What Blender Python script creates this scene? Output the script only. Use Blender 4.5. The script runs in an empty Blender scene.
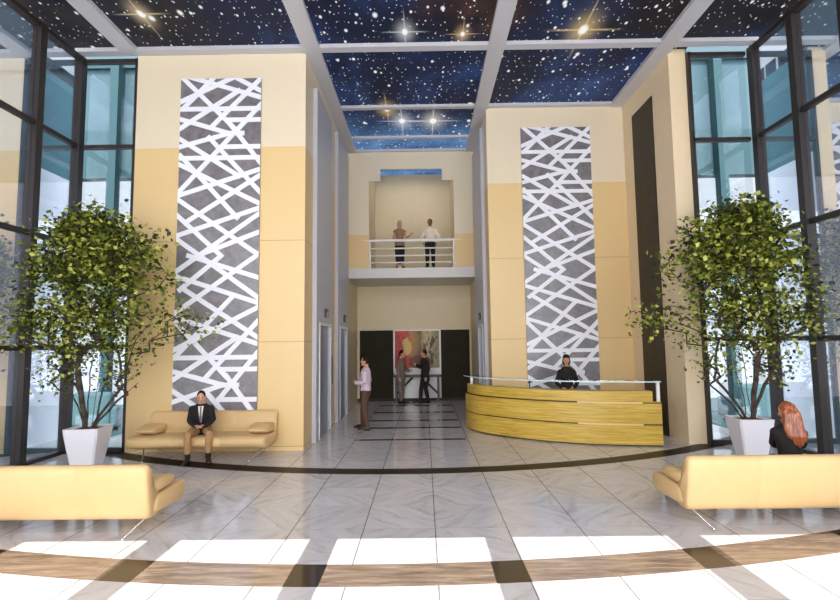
import bpy, math, random
from mathutils import Vector, Matrix
S = bpy.context.scene
COL = S.collection
R = math.radians

# ------------------------------------------------------------------ mesh helpers
class M:
    def __init__(self):
        self.v = []; self.f = []
    def add(self, vs, fs):
        b = len(self.v)
        self.v += [tuple(p) for p in vs]
        self.f += [tuple(b + i for i in q) for q in fs]
        return self
    def box(self, x0, x1, y0, y1, z0, z1):
        return self.add([(x0,y0,z0),(x1,y0,z0),(x1,y1,z0),(x0,y1,z0),(x0,y0,z1),(x1,y0,z1),(x1,y1,z1),(x0,y1,z1)],
                        [(3,2,1,0),(4,5,6,7),(0,1,5,4),(1,2,6,5),(2,3,7,6),(3,0,4,7)])
    def rings(self, rs, cap=True):
        n = len(rs[0]); vs = [p for r in rs for p in r]; fs = []
        for k in range(len(rs)-1):
            for i in range(n):
                j = (i+1) % n
                fs.append((k*n+i, k*n+j, (k+1)*n+j, (k+1)*n+i))
        if cap:
            fs.append(tuple(range(n-1,-1,-1))); fs.append(tuple(range((len(rs)-1)*n, len(rs)*n)))
        return self.add(vs, fs)
    def loft(self, pts, rads, side=(1,0,0), n=14, round_caps=True):
        pts = [Vector(p) for p in pts]
        rads = [(r, r) if not isinstance(r, tuple) else r for r in rads]
        side = Vector(side); rs = []; fr = []
        for i, p in enumerate(pts):
            t = (pts[min(i+1,len(pts)-1)] - pts[max(i-1,0)]).normalized()
            u = side - t*side.dot(t)
            if u.length < .05:
                u = Vector((0,1,0)) - t*t.y
                if u.length < .05: u = Vector((0,0,1)) - t*t.z
            u.normalize(); w = t.cross(u); fr.append((t,u,w))
        def ring(c, u, w, a, b):
            return [c + u*(a*math.cos(k*2*math.pi/n)) + w*(b*math.sin(k*2*math.pi/n)) for k in range(n)]
        if round_caps:
            t,u,w = fr[0]; a,b = rads[0]; r = min(a,b)
            for s in (.08,.5,.87): rs.append(ring(pts[0]-t*r*math.sqrt(1-s*s), u,w,a*s,b*s))
        for p,(t,u,w),(a,b) in zip(pts,fr,rads): rs.append(ring(p,u,w,a,b))
        if round_caps:
            t,u,w = fr[-1]; a,b = rads[-1]; r = min(a,b)
            for s in (.87,.5,.08): rs.append(ring(pts[-1]+t*r*math.sqrt(1-s*s), u,w,a*s,b*s))
        return self.rings(rs)
    def ball(self, c, r, n=12, m=8, rot=None):
        c = Vector(c); r = r if isinstance(r, tuple) else (r,r,r); vs = []
        for i in range(m+1):
            th = math.pi*min(max(i/m,.012),.988)
            for k in range(n):
                ph = 2*math.pi*k/n
                q = Vector((r[0]*math.sin(th)*math.cos(ph), r[1]*math.sin(th)*math.sin(ph), -r[2]*math.cos(th)))
                vs.append(c + (rot @ q if rot else q))
        return self.rings([vs[i*n:(i+1)*n] for i in range(m+1)])
    def shift(self, d):
        d = Vector(d); self.v = [tuple(Vector(p)+d) for p in self.v]; return self
    def scale(self, k):
        self.v = [tuple(Vector(p)*k) for p in self.v]; return self

def obj(name, m, mat, parent=None, smooth=False, bevel=0, kind=None, label=None, off=True):
    """one mesh object; with a parent at a place, the mesh is given in world axes and moved back to the parent"""
    me = bpy.data.meshes.new(name)
    v = m.v
    if parent is not None and off:
        L = parent.location + (parent.parent.location if parent.parent else Vector((0,0,0))); v = [(p[0]-L.x, p[1]-L.y, p[2]-L.z) for p in v]
    me.from_pydata(v, [], m.f); me.update()
    o = bpy.data.objects.new(name, me); COL.objects.link(o)
    if mat: me.materials.append(mat)
    if parent is not None: o.parent = parent
    if smooth:
        for p in me.polygons: p.use_smooth = True
    if bevel:
        b = o.modifiers.new('bevel','BEVEL'); b.width = bevel; b.segments = 2; b.limit_method = 'ANGLE'
    if kind: o['kind'] = kind
    if label: o['label'] = label
    return o
def part(name, m, mat, parent, **k):            # mesh already in the parent's own axes
    return obj(name, m, mat, parent, off=False, **k)
def thing(name, label, cat, loc=(0,0,0), rz=0, group=None, kind=None):
    o = bpy.data.objects.new(name, None); COL.objects.link(o)
    o.location = loc; o.rotation_euler = (0,0,rz); o.empty_display_size = .2
    if label: o['label'] = label; o['category'] = cat
    if group: o['group'] = group
    if kind: o['kind'] = kind
    return o
def tag(o, label, cat, group=None):
    o['label'] = label; o['category'] = cat
    if group: o['group'] = group
    return o
def remesh(o, voxel, smooth=4):
    """fuse the pieces of one mesh into one continuous surface"""
    r = o.modifiers.new('r','REMESH'); r.mode = 'VOXEL'; r.voxel_size = voxel; r.use_smooth_shade = True
    if smooth:
        s = o.modifiers.new('s','SMOOTH'); s.factor = .5; s.iterations = smooth
    dg = bpy.context.evaluated_depsgraph_get()
    me = bpy.data.meshes.new_from_object(o.evaluated_get(dg), depsgraph=dg)
    old = o.data; o.modifiers.clear(); mats = list(old.materials)
    o.data = me
    if not me.materials:
        for q in mats: me.materials.append(q)
    for p in me.polygons: p.use_smooth = True
    return o

# ------------------------------------------------------------------ materials
class N:
    """tiny node-graph writer"""
    def __init__(self, mat):
        self.t = mat.node_tree; self.n = self.t.nodes; self.l = self.t.links
    def put(self, sock, v):
        if isinstance(v, bpy.types.NodeSocket): self.l.new(v, sock)
        else:
            if hasattr(sock.default_value, '__len__') and not isinstance(v, (tuple, list)): v = (v,)*len(sock.default_value)
            if hasattr(sock.default_value, '__len__') and len(sock.default_value) == 4 and len(v) == 3: v = (*v, 1)
            sock.default_value = v
    def m(self, op, a, b=0., c=0.):
        q = self.n.new('ShaderNodeMath'); q.operation = op
        self.put(q.inputs[0], a); self.put(q.inputs[1], b); self.put(q.inputs[2], c); return q.outputs[0]
    def mix(self, f, a, b, mode='MIX'):
        q = self.n.new('ShaderNodeMix'); q.data_type = 'RGBA'; q.blend_type = mode; q.clamp_factor = True
        self.put(q.inputs[0], f); self.put(q.inputs[6], a); self.put(q.inputs[7], b); return q.outputs[2]
    def co(self, scale=(1,1,1), rot=(0,0,0), loc=(0,0,0), kind='Object'):
        c = self.n.new('ShaderNodeTexCoord'); q = self.n.new('ShaderNodeMapping')
        q.inputs['Scale'].default_value = scale; q.inputs['Rotation'].default_value = rot; q.inputs['Location'].default_value = loc
        self.l.new(c.outputs[kind], q.inputs[0]); return q.outputs[0]
    def pos(self):
        return self.n.new('ShaderNodeNewGeometry').outputs['Position']
    def xyz(self, v):
        q = self.n.new('ShaderNodeSeparateXYZ'); self.l.new(v, q.inputs[0]); return q.outputs
    def comb(self, x, y, z):
        q = self.n.new('ShaderNodeCombineXYZ')
        for i, a in enumerate((x,y,z)): self.put(q.inputs[i], a)
        return q.outputs[0]
    def noise(self, v, scale=1, detail=3, rough=.5, dist=0):
        q = self.n.new('ShaderNodeTexNoise'); self.l.new(v, q.inputs['Vector'])
        q.inputs['Scale'].default_value = scale; q.inputs['Detail'].default_value = detail
        q.inputs['Roughness'].default_value = rough; q.inputs['Distortion'].default_value = dist
        return q.outputs['Fac']
    def ramp(self, f, *stops):
        q = self.n.new('ShaderNodeValToRGB'); e = q.color_ramp.elements
        while len(e) < len(stops): e.new(.5)
        for k, (p, c) in zip(e, stops): k.position = p; k.color = (*c, 1) if len(c) == 3 else c
        self.l.new(f, q.inputs[0]); return q.outputs[0]
    def step(self, v, lo, hi):
        q = self.n.new('ShaderNodeMapRange'); q.interpolation_type = 'SMOOTHSTEP'
        self.put(q.inputs[0], v); self.put(q.inputs[1], lo); self.put(q.inputs[2], hi); return q.outputs[0]
def lin(r, g, b):
    f = lambda c: c/12.92 if c <= .04045 else ((c+.055)/1.055)**2.4
    return (f(r/255), f(g/255), f(b/255))
def mat(name, col, rough=.5, metal=0, spec=.5, vary=0, vscale=4, emit=None, bump=0):
    m = bpy.data.materials.new(name); m.use_nodes = True
    p = m.node_tree.nodes['Principled BSDF']; g = N(m)
    p.inputs['Base Color'].default_value = (*col, 1); p.inputs['Roughness'].default_value = rough
    p.inputs['Metallic'].default_value = metal; p.inputs['Specular IOR Level'].default_value = spec
    if vary:
        f = g.noise(g.co(), vscale, 4)
        c = g.mix(f, tuple(x*(1-vary) for x in col), tuple(min(1,x*(1+vary)) for x in col))
        g.put(p.inputs['Base Color'], c)
        if bump:
            b = g.n.new('ShaderNodeBump'); b.inputs['Strength'].default_value = bump; b.inputs['Distance'].default_value = .01
            g.l.new(f, b.inputs['Height']); g.l.new(b.outputs[0], p.inputs['Normal'])
    if emit:
        p.inputs['Emission Color'].default_value = (*emit[0],1); p.inputs['Emission Strength'].default_value = emit[1]
    return m

BEIGE = lin(229,213,184); OCHRE = lin(226,194,138)
def wall_mat(name, split, hi=BEIGE, lo=OCHRE, joints=True):
    m = mat(name, hi, .42, vary=0); g = N(m); p = g.n['Principled BSDF']
    x, y, z = g.xyz(g.pos())
    grain = g.noise(g.co((3,3,3)), 6, 5, .6)
    c = g.mix(g.m('GREATER_THAN', z, split), lo, hi)
    if joints:
        a = g.m('ABSOLUTE', g.m('SUBTRACT', g.m('FRACT', g.m('DIVIDE', g.m('ADD', z, 1.97), 2.045)), .0))
        line = g.m('MULTIPLY', g.m('LESS_THAN', a, .008), g.m('LESS_THAN', z, 6.0))
        c = g.mix(g.m('MULTIPLY', line, .45), c, lin(120,90,50))
    c = g.mix(g.m('GREATER_THAN', y, 15.57), c, lin(222,204,168)) if joints else c
    c = g.mix(.12, c, g.mix(grain, (.25,.2,.12), (1,.95,.85)), 'SOFT_LIGHT')
    g.put(p.inputs['Base Color'], c)
    return m
WALL = wall_mat('two_tone_wall', 6.13)
WALL_UP = wall_mat('two_tone_gallery_wall', 5.47, joints=False)
PLAIN = mat('plain_beige', lin(232,210,172), .5, vary=.04)
HALLW = mat('hall_beige', lin(222,204,168), .55, vary=.05)
GREYW = mat('grey_metal_trim', lin(190,190,198), .4, vary=.03)
BEAM = mat('beam_grey', lin(196,195,200), .5, vary=.03)
DARKW = mat('dark_veined_stone', lin(58,49,36), .5, spec=.25, vary=.45, vscale=3)
PANELD = mat('dark_green_panel', lin(44,40,24), .7, spec=.2, vary=.3, vscale=2)
WHITE = mat('white_paint', lin(236,234,232), .4)
FRAME = mat('dark_mullion', lin(48,42,40), .45, spec=.3)
STEEL = mat('brushed_steel', lin(150,156,165), .3, .75, vary=.06)
CHROME = mat('chrome', (.8,.8,.8), .12, 1)
BLACK = mat('black_plastic', (.01,.01,.012), .4)
LEATHER = mat('cream_leather', lin(215,180,126), .40, vary=.05, vscale=9, bump=.08)
POTW = mat('white_glazed_pot', lin(235,232,236), .35)
SOIL = mat('mossy_soil', lin(82,80,36), .95, vary=.5, vscale=40)
BARK = mat('grey_bark', lin(70,58,49), .8, vary=.5, vscale=14)

def floor_mat():
    m = mat('polished_marble', (.5,.5,.5), .09); g = N(m); p = g.n['Principled BSDF']
    P = g.pos(); x, y, z = g.xyz(P)
    T = .8055
    tx = g.m('DIVIDE', g.m('ADD', x, .7123), T); ty = g.m('DIVIDE', g.m('SUBTRACT', y, .2), T)
    ix = g.m('FLOOR', tx); iy = g.m('FLOOR', ty)
    # book-matched tiles: every second one mirrored
    par = g.m('PINGPONG', tx, 1.0); pay = g.m('PINGPONG', ty, 1.0)
    wn = g.n.new('ShaderNodeTexWhiteNoise'); wn.noise_dimensions = '2D'; g.l.new(g.comb(ix, iy, 0), wn.inputs['Vector'])
    warp = g.noise(P, 2.2, 5, .6)
    vein = g.noise(g.comb(g.m('MULTIPLY', g.m('ADD', g.m('SUBTRACT', par, pay), g.m('MULTIPLY', warp, .5)), 3.4),
                          g.m('MULTIPLY', g.m('ADD', par, pay), .55), g.m('MULTIPLY', wn.outputs['Value'], .8)), 1.6, 6, .65, .6)
    base = g.ramp(vein, (.28, lin(164,156,154)), (.45, lin(204,199,199)), (.75, lin(222,219,221)))
    base = g.mix(.22, base, g.mix(wn.outputs['Value'], lin(186,180,180), lin(224,222,224)))
    fx = g.m('ABSOLUTE', g.m('SUBTRACT', g.m('FRACT', tx), 0)); fy = g.m('FRACT', ty)
    gx = g.m('LESS_THAN', fx, .016); gy = g.m('MULTIPLY', g.m('LESS_THAN', fy, .012), .3)
    base = g.mix(g.m('MULTIPLY', g.m('MAXIMUM', gx, gy), .72), base, lin(70,62,58))
    # dark stone; band tone lightened, darker tone also paints mullion shade on it
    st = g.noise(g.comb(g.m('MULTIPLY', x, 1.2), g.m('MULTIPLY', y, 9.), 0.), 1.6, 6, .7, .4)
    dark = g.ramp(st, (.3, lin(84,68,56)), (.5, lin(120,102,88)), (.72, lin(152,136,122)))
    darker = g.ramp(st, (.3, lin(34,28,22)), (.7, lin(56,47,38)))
    def arc(cx, cy, r0, r1):
        d = g.m('SQRT', g.m('ADD', g.m('POWER', g.m('SUBTRACT', x, cx), 2.), g.m('POWER', g.m('SUBTRACT', y, cy), 2.)))
        a = g.m('MULTIPLY', g.m('GREATER_THAN', d, r0), g.m('LESS_THAN', d, r1))
        return g.m('MULTIPLY', a, g.m('LESS_THAN', y, 12.))
    ring = arc(-.4, 19.44, 10.92, 11.28)
    base = g.mix(ring, base, darker)
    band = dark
    for xc in (-4.50,-2.80,-1.10,.76,2.70,4.52):  # mullion shadows painted into the band colour as darker squares
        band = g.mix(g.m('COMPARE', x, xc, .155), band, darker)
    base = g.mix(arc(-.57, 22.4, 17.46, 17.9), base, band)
    for yy, hw in ((10.98,.07),(12.46,.085),(13.60,.09),(15.12,.10),(16.70,.11)):
        a = g.m('MULTIPLY', g.m('COMPARE', y, yy, hw), g.m('COMPARE', x, -.32, 1.19))
        base = g.mix(a, base, darker)
    g.put(p.inputs['Base Color'], base)
    g.put(p.inputs['Specular IOR Level'], g.m('SUBTRACT', .45, g.m('MULTIPLY', ring, .36)))
    g.put(p.inputs['Roughness'], g.m('ADD', .09, g.m('MULTIPLY', ring, .3)))
    return m
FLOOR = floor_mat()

def star_mat():
    m = bpy.data.materials.new('starfield_ceiling'); m.use_nodes = True; g = N(m); p = g.n['Principled BSDF']
    P = g.pos(); x, y, z = g.xyz(P)
    neb = g.noise(g.comb(x, g.m('MULTIPLY', y, .6), 0.), .42, 6, .6, .5)
    blue = g.ramp(neb, (.36,(.003,.004,.008)), (.52,(.006,.012,.040)), (.64,(.014,.042,.13)), (.82,(.05,.14,.32)))
    # bluer and brighter towards the far end, brown dust towards the middle right
    far = g.step(y, 12.6, 15.4)
    cloud = g.noise(g.comb(x, y, 3.), 1.0, 5, .6)
    blue = g.mix(g.m('MULTIPLY', far, .75), blue, g.ramp(cloud, (.35,(.03,.10,.28)), (.6,(.14,.33,.65)), (.75,(.5,.68,.95))))
    d2 = g.m('ADD', g.m('POWER', g.m('DIVIDE', g.m('SUBTRACT', x, 1.1), 1.5), 2.), g.m('POWER', g.m('DIVIDE', g.m('SUBTRACT', y, 8.6), 1.3), 2.))
    dust = g.m('MULTIPLY', g.step(d2, 1., .1), .85)
    blue = g.mix(dust, blue, g.ramp(cloud, (.4,(.006,.004,.004)), (.58,(.045,.02,.010)), (.75,(.16,.06,.03))))
    right = g.step(x, 2.2, 4.6)
    blue = g.mix(g.m('MULTIPLY', right, g.m('SUBTRACT', 1., g.step(y, 9.2, 10.5))), blue, (.008,.006,.005))
    left = g.step(x, -3.4, -5.0)
    blue = g.mix(g.m('MULTIPLY', left, .8), blue, g.ramp(cloud, (.4,(.004,.004,.004)), (.7,(.035,.026,.014))))
    tot = blue
    for sc, r, gate, br, off in ((1.4,.095,.45,3.2,0.),(2.9,.12,.42,2.2,7.3),(4.9,.12,.48,2.0,3.1),(8.5,.12,.5,2.,5.7)):
        v = g.n.new('ShaderNodeTexVoronoi'); v.voronoi_dimensions = '2D'; v.inputs['Scale'].default_value = sc
        g.l.new(g.comb(g.m('ADD', x, off), g.m('MULTIPLY', y, .62), off), v.inputs['Vector'])
        rc = g.xyz(v.outputs['Color'])
        rr = g.m('MULTIPLY', g.m('ADD', rc[0], .35), r*.85)
        s = g.step(v.outputs['Distance'], rr, g.m('MULTIPLY', rr, .25))
        s = g.m('MULTIPLY', s, g.m('GREATER_THAN', rc[1], gate))
        tint = g.mix(rc[2], (1,.92,.85), (.85,.93,1))
        tot = g.mix(1., tot, g.mix(g.m('MULTIPLY', s, 1.), (0,0,0), tint), 'ADD') if br < 1 else g.mix(g.m('MULTIPLY', s, 1.), tot, tint)
    for fx, fy, rad, c in ((3.23,9.48,.16,(1,.72,.3)),(.33,13.5,.17,(1,.95,.85)),(-.53,13.47,.15,(.95,.95,1)),(-.9,12.75,.13,(1,.7,.25)),(-5.16,8.78,.11,(1,.8,.5)),(-.3,9.45,.10,(.95,.97,1)),(.85,9.55,.08,(1,.7,.4))):
        dx = g.m('ABSOLUTE', g.m('SUBTRACT', x, fx)); dy = g.m('MULTIPLY', g.m('ABSOLUTE', g.m('SUBTRACT', y, fy)), .55)
        d = g.m('SQRT', g.m('ADD', g.m('MULTIPLY', dx, dx), g.m('MULTIPLY', dy, dy)))
        core = g.step(d, rad, rad*.2); halo = g.m('MULTIPLY', g.m('POWER', g.step(d, rad*4, 0.), 2.5), .5)
        sx = g.m('MULTIPLY', g.step(dx, rad*5.5, 0.), g.step(dy, rad*.2, 0.)); sy = g.m('MULTIPLY', g.step(dy, rad*4.5, 0.), g.step(dx, rad*.2, 0.))
        k = g.m('MAXIMUM', g.m('MAXIMUM', core, halo), g.m('MULTIPLY', g.m('MAXIMUM', sx, sy), .8))
        tot = g.mix(k, tot, c)
        tot = g.mix(g.step(d, rad*.75, rad*.2), tot, (1,1,.96))
    g.put(p.inputs['Base Color'], (.01,.01,.015)); p.inputs['Roughness'].default_value = .5
    p.inputs['Specular IOR Level'].default_value = .1
    g.put(p.inputs['Emission Color'], tot); p.inputs['Emission Strength'].default_value = 1.0
    return m
STARS = star_mat()

def glass_mat(name, tint, refl, rcol=(1,1,1)):
    m = bpy.data.materials.new(name); m.use_nodes = True; g = N(m); g.n.clear()
    o = g.n.new('ShaderNodeOutputMaterial'); mx = g.n.new('ShaderNodeMixShader')
    t = g.n.new('ShaderNodeBsdfTransparent'); t.inputs[0].default_value = (*tint,1)
    s = g.n.new('ShaderNodeBsdfGlossy'); s.inputs['Roughness'].default_value = 0; s.inputs['Color'].default_value = (*rcol,1)
    mx.inputs[0].default_value = refl
    g.l.new(t.outputs[0], mx.inputs[1]); g.l.new(s.outputs[0], mx.inputs[2]); g.l.new(mx.outputs[0], o.inputs[0])
    return m
GL_END = glass_mat('end_window_glass', (.90,.95,.97), .05)
GL_SIDE = glass_mat('side_window_glass', (.9,.93,1.), .67, (.95,.97,1.))
GL_SHELF = glass_mat('shelf_glass', (.85,.93,.92), .12)

def wood_mat(name, a, b, c):
    m = mat(name, a, .32); g = N(m)
    x, y, z = g.xyz(g.pos())
    s = g.noise(g.comb(g.m('MULTIPLY', x, .9), g.m('MULTIPLY', y, .9), g.m('MULTIPLY', z, 26.)), 1.5, 6, .7, .8)
    fine = g.noise(g.comb(g.m('MULTIPLY', x, 3.), g.m('MULTIPLY', y, 3.), g.m('MULTIPLY', z, 120.)), 1.5, 3, .6)
    k = g.ramp(s, (.3, a), (.5, b), (.7, c))
    g.put(g.n['Principled BSDF'].inputs['Base Color'], g.mix(.25, k, g.mix(fine, a, c)))
    return m
WOOD = wood_mat('yellow_striped_wood', lin(150,110,24), lin(202,164,54), lin(232,204,108))
INSERT = mat('pale_groove_strip', lin(226,196,136), .4)
GROOVE = mat('dark_groove', lin(70,48,16), .6)
TABLEW = mat('dark_table_wood', lin(46,34,26), .4, vary=.2)

# ------------------------------------------------------------------ the setting
XL, XR = -7.1, 6.9        # glass side walls
YB, YF = -1.2, 10.0       # facade behind, left front wall
CZ = 8.2
def structure(name, m, mt, **k): return obj(name, m, mt, kind='structure', **k)
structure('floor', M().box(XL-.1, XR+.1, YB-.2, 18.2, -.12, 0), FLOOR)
structure('ceiling', M().box(XL-.1, XR+.1, YB-.2, 10.12, CZ, CZ+.3).box(-5.93, 5.63, 10.12, 18.2, CZ, CZ+.3), STARS)
structure('wall_left', M().box(-5.9, -2.385, 10.0, 18.2, 0, CZ), WALL)
structure('wall_right', M().box(1.69, 5.24, 12.65, 18.2, 0, CZ), WALL)
structure('wall_right_column', M().box(5.24, 5.6, 10.2, 18.2, 0, CZ), PLAIN)
structure('wall_back', M().box(-2.385, 1.69, 18.0, 18.2, 0, 4.08), HALLW)
g_ = M().box(-2.385,-1.69,15.58,15.66,4.4,CZ).box(1.0,1.69,15.58,15.66,4.4,CZ)
g_.box(-1.69,-1.33,15.58,15.66,7.19,CZ).box(.64,1.0,15.58,15.66,7.19,CZ).box(-1.33,.64,15.58,15.64,7.58,CZ)
structure('wall_gallery', g_, WALL_UP)
structure('wall_gallery_back', M().box(-1.75,1.06,18.0,18.15,4.4,CZ), HALLW)
structure('wall_gallery_left', M().box(-1.85,-1.72,15.66,18.15,4.4,CZ), HALLW)
structure('wall_gallery_right', M().box(1.03,1.16,15.66,18.15,4.4,CZ), HALLW)
structure('floor_gallery', M().box(-2.385,1.69,15.56,18.0,4.08,4.4), mat('pale_fascia', lin(214,210,204), .5), bevel=.01)
# ceiling beams
bm = [(-6.17,-5.82,YB,9.80),(-2.42,-2.07,YB,15.58),(1.40,1.74,YB,15.58),(4.92,5.27,YB,12.65)]
cross = [(XL,XR,9.80,9.99),(-2.07,5.24,12.50,12.64),(-2.07,1.40,14.45,14.56),(-2.07,1.40,15.48,15.58)]
for k,(x0,x1,y0,y1) in enumerate(bm): structure('trim_%d' % (k+1), M().box(x0,x1,y0,y1,8.11,CZ), BEAM)
for k,(x0,x1,y0,y1) in enumerate(cross): structure('trim_%d' % (k+5), M().box(x0,x1,y0,y1,8.13 if k else 8.12,CZ), BEAM)
structure('baseboard_back', M().box(-2.385,1.69,17.97,18.0,0,.1), DARKW)

# glass walls
ZT = [0.0, 2.07, 4.136, 6.185, 8.08]
def side_glass(name, X, s):
    w = thing(name, None, None, (X, 4, 0), kind='structure')
    ys = [10.0 - 1.12*k for k in range(11)]
    for k, y in enumerate(ys):
        part_w = .15
        obj('mullion', M().box(X-.09, X+.09, y-part_w/2, y+part_w/2, 0, 8.1), FRAME, w)
    for z in ZT[1:-1]:
        obj('transom', M().box(X-.05, X+.05, -1.1, 9.92, z-.045, z+.045), FRAME, w)
    obj('sill', M().box(X-.07, X+.07, -1.1, 9.92, 0, .07), FRAME, w)
    obj('head_rail', M().box(X-.07, X+.07, -1.1, 9.92, 8.02, 8.1), FRAME, w)
    for k in range(10):
        y1, y0 = ys[k]-.075, ys[k+1]+.075
        for z0, z1 in zip(ZT, ZT[1:]):
            obj('glass_pane', M().box(X-.006, X+.006, y0, y1, z0+.045, z1-.045), GL_SIDE, w)
side_glass('window_1', XL, 1)
side_glass('window_2', XR, -1)
def end_glass(name, x0, x1, Y, jx):
    w = thing(name, None, None, ((x0+x1)/2, Y, 0), kind='structure')
    obj('jamb', M().box(jx-.03, jx+.03, Y-.05, Y+.05, 0, 8.08), FRAME, w)
    for z in ZT[1:-1] + [.05, 8.03]:
        obj('transom', M().box(x0, x1, Y-.05, Y+.05, z-.04, z+.04), FRAME, w)
    for z0, z1 in zip(ZT, ZT[1:]):
        obj('glass_pane', M().box(x0, x1, Y-.006, Y+.006, z0+.04, z1-.04), GL_END, w)
end_glass('window_3', XL+.09, -5.93, 10.05, -5.93)
end_glass('window_4', 5.63, XR-.09, 10.15, 5.63)
# open entrance facade behind the viewpoint: its mullions stripe the sunlight on the floor
w5 = thing('window_5', None, None, (0, YB, 0), kind='structure')
for x in (-6.2,-4.50,-2.82,-1.10,.77,2.74,4.52,6.3):
    obj('mullion', M().box(x-(.148 if abs(x)<2 else .175), x+(.148 if abs(x)<2 else .175), YB-.05, YB+.05, 0, 7.6), FRAME, w5)
obj('header', M().box(XL-.1, XR+.1, YB-.06, YB+.06, 7.55, CZ), FRAME, w5)

# outer face of the solid walls beside the end windows: white render under a teal fascia
RENDER = mat('white_render', lin(244,244,250), .6)
TEAL_D0 = mat('teal_cladding', lin(70,112,120), .5, spec=.2)
structure('wall_left_outer', M().box(-5.93,-5.9,10.1,18.2,0,5.95), RENDER)
structure('wall_right_outer', M().box(5.6,5.63,10.2,18.2,0,5.95), RENDER)
structure('trim_20', M().box(-5.93,-5.9,10.1,18.2,5.95,CZ), TEAL_D0)
structure('trim_21', M().box(5.6,5.63,10.2,18.2,5.95,CZ), TEAL_D0)
# outside: terrace, and the glazed walkways seen through the end windows
TERR = mat('terrace_paving', lin(58,80,85), 1., spec=0., vary=.15)
TEAL_D = mat('walkway_fascia', lin(44,70,74), .5, spec=.2); TEAL_L = mat('walkway_glazing', lin(62,82,90), .5, spec=.2)
structure('terrace_left', M().box(-20, XL-.1, -8, 18.2, -.15, -.04), TERR)
structure('terrace_right', M().box(XR+.1, 20, -8, 18.2, -.15, -.04), TERR)
structure('terrace_left_end', M().box(XL-.1, -5.9, 10.1, 18.2, -.15, -.04), TERR)
structure('terrace_right_end', M().box(5.6, XR+.1, 10.3, 18.2, -.15, -.04), TERR)
for (x0, x1, cx, zb, zf, nm) in ((-15, -6.4, -8.75, 6.88, 8.30, 'left'), (6.0, 15, 8.43, 6.72, 8.05, 'right')):
    b = thing('walkway', 'raised teal glazed walkway on a slim column outside the %s end window' % nm, 'walkway', (cx, 14.5, -.04))
    obj('fascia', M().box(x0, x1, 14, 14.3, zb, zf), TEAL_D, b)
    obj('glazing', M().box(x0, x1, 14.02, 14.28, zf, 13.2), TEAL_L, b)
    obj('column', M().box(cx-.12, cx+.12, 13.7, 13.95, -.04, 10.2), TEAL_D, b)
    obj('handrail', M().box(x0, x1, 13.9, 13.96, 10.12, 10.26), TEAL_D, b)

OUTF = mat('teal_outdoor_cushion', lin(70,98,104), .8)
for cx, nm in ((-8.35,'left'),(8.35,'right')):
    a = thing('armchair', 'broad teal club armchair on the terrace outside the %s end window' % nm, 'armchair', (cx, 13.1, -.04), math.pi, 'terrace armchairs')
    part('seat', M().box(-.40,.40,-.42,.3,.12,.42), OUTF, a, bevel=.04)
    part('backrest', M().box(-.48,.48,.22,.46,.12,.96), OUTF, a, bevel=.07)
    for s_ in (-1,1):
        part('armrest', M().box(*sorted((s_*.40,s_*.62)),-.44,.40,.10,.60), OUTF, a, bevel=.06)
        for y_ in (-.36,.34): part('leg', M().box(s_*.5-.03,s_*.5+.03,y_-.03,y_+.03,0,.11), FRAME, a)

# ------------------------------------------------------------------ lattice wall panels
SEG = [(-0.772,7.585,0.39,6.42),(-0.782,6.932,-0.159,7.589),(-0.828,7.09,0.231,7.588),(-0.647,7.62,0.843,7.161),(0.3,7.604,0.841,7.296),(0.837,7.578,-0.197,6.523),(0.388,7.32,-0.827,6.519),(-0.838,6.93,0.852,6.93),(0.845,7.02,-0.824,5.174),(0.137,6.69,0.855,6.69),(-0.818,6.716,0.211,6.4),(0.211,6.406,-0.816,6.133),(0.225,6.407,0.473,6.407),(0.222,6.579,0.862,5.75),(-0.821,6.298,0.419,5.496),(-0.229,6.331,0.87,5.135),(-0.824,5.89,0.86,5.89),(0.051,6.122,0.857,6.122),(-0.812,5.958,0.393,4.63),(-0.82,5.762,0.873,4.908),(-0.817,5.113,0.863,5.649),(0.865,5.531,-0.679,4.541),(-0.828,5.03,0.844,3.865),(-0.827,4.287,0.879,4.85),(0.867,4.742,-0.842,3.546),(-0.833,4.701,0.088,3.854),(0.088,3.873,-0.751,3.177),(0.873,4.354,-0.324,3.9),(-0.833,4.216,0.856,2.994),(-0.594,3.877,0.872,3.401),(0.838,3.892,-0.827,2.719),(-0.84,3.465,0.852,2.901),(-0.685,3.214,0.856,2.205),(0.319,3.031,-0.821,1.827),(0.853,2.826,-0.844,1.98),(-0.817,2.631,0.858,2.086),(-0.823,2.551,0.35,1.325),(0.223,1.475,0.75,0.766),(-0.848,1.83,0.853,1.83),(0.857,2.564,-0.205,1.407),(0.435,2.229,-0.854,1.383),(0.844,1.928,0.022,0.93),(0.114,1.597,0.849,1.597),(-0.854,1.569,0.173,1.29),(0.173,1.295,-0.842,0.961),(0.234,1.29,0.456,1.29),(0.073,1.007,0.852,1.007),(-0.843,1.195,-0.319,0.848),(-0.187,1.185,0.17,0.78)]
def clip(poly, x0, x1, z0, z1):
    for ax, lim, sg in ((0,x0,1),(0,x1,-1),(1,z0,1),(1,z1,-1)):
        out = []
        for i in range(len(poly)):
            a, b = poly[i-1], poly[i]
            ia, ib = (a[ax]-lim)*sg >= 0, (b[ax]-lim)*sg >= 0
            if ia != ib:
                t = (lim-a[ax])/(b[ax]-a[ax]); out.append((a[0]+(b[0]-a[0])*t, a[1]+(b[1]-a[1])*t))
            if ib: out.append(b)
        poly = out
        if len(poly) < 3: return []
    return poly
def slate_mat():
    m = mat('grey_slate', lin(92,88,90), .3, spec=.75); g = N(m)
    f = g.noise(g.co((2,2,2)), 3, 5, .6); f2 = g.noise(g.co((1,1,1)), 70, 2)
    c = g.ramp(f, (.3, lin(98,92,95)), (.7, lin(138,131,134)))
    g.put(g.n['Principled BSDF'].inputs['Base Color'], g.mix(.2, c, g.mix(f2, (.05,.05,.05), (.3,.3,.3))))
    return m
SLATE = slate_mat()
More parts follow.
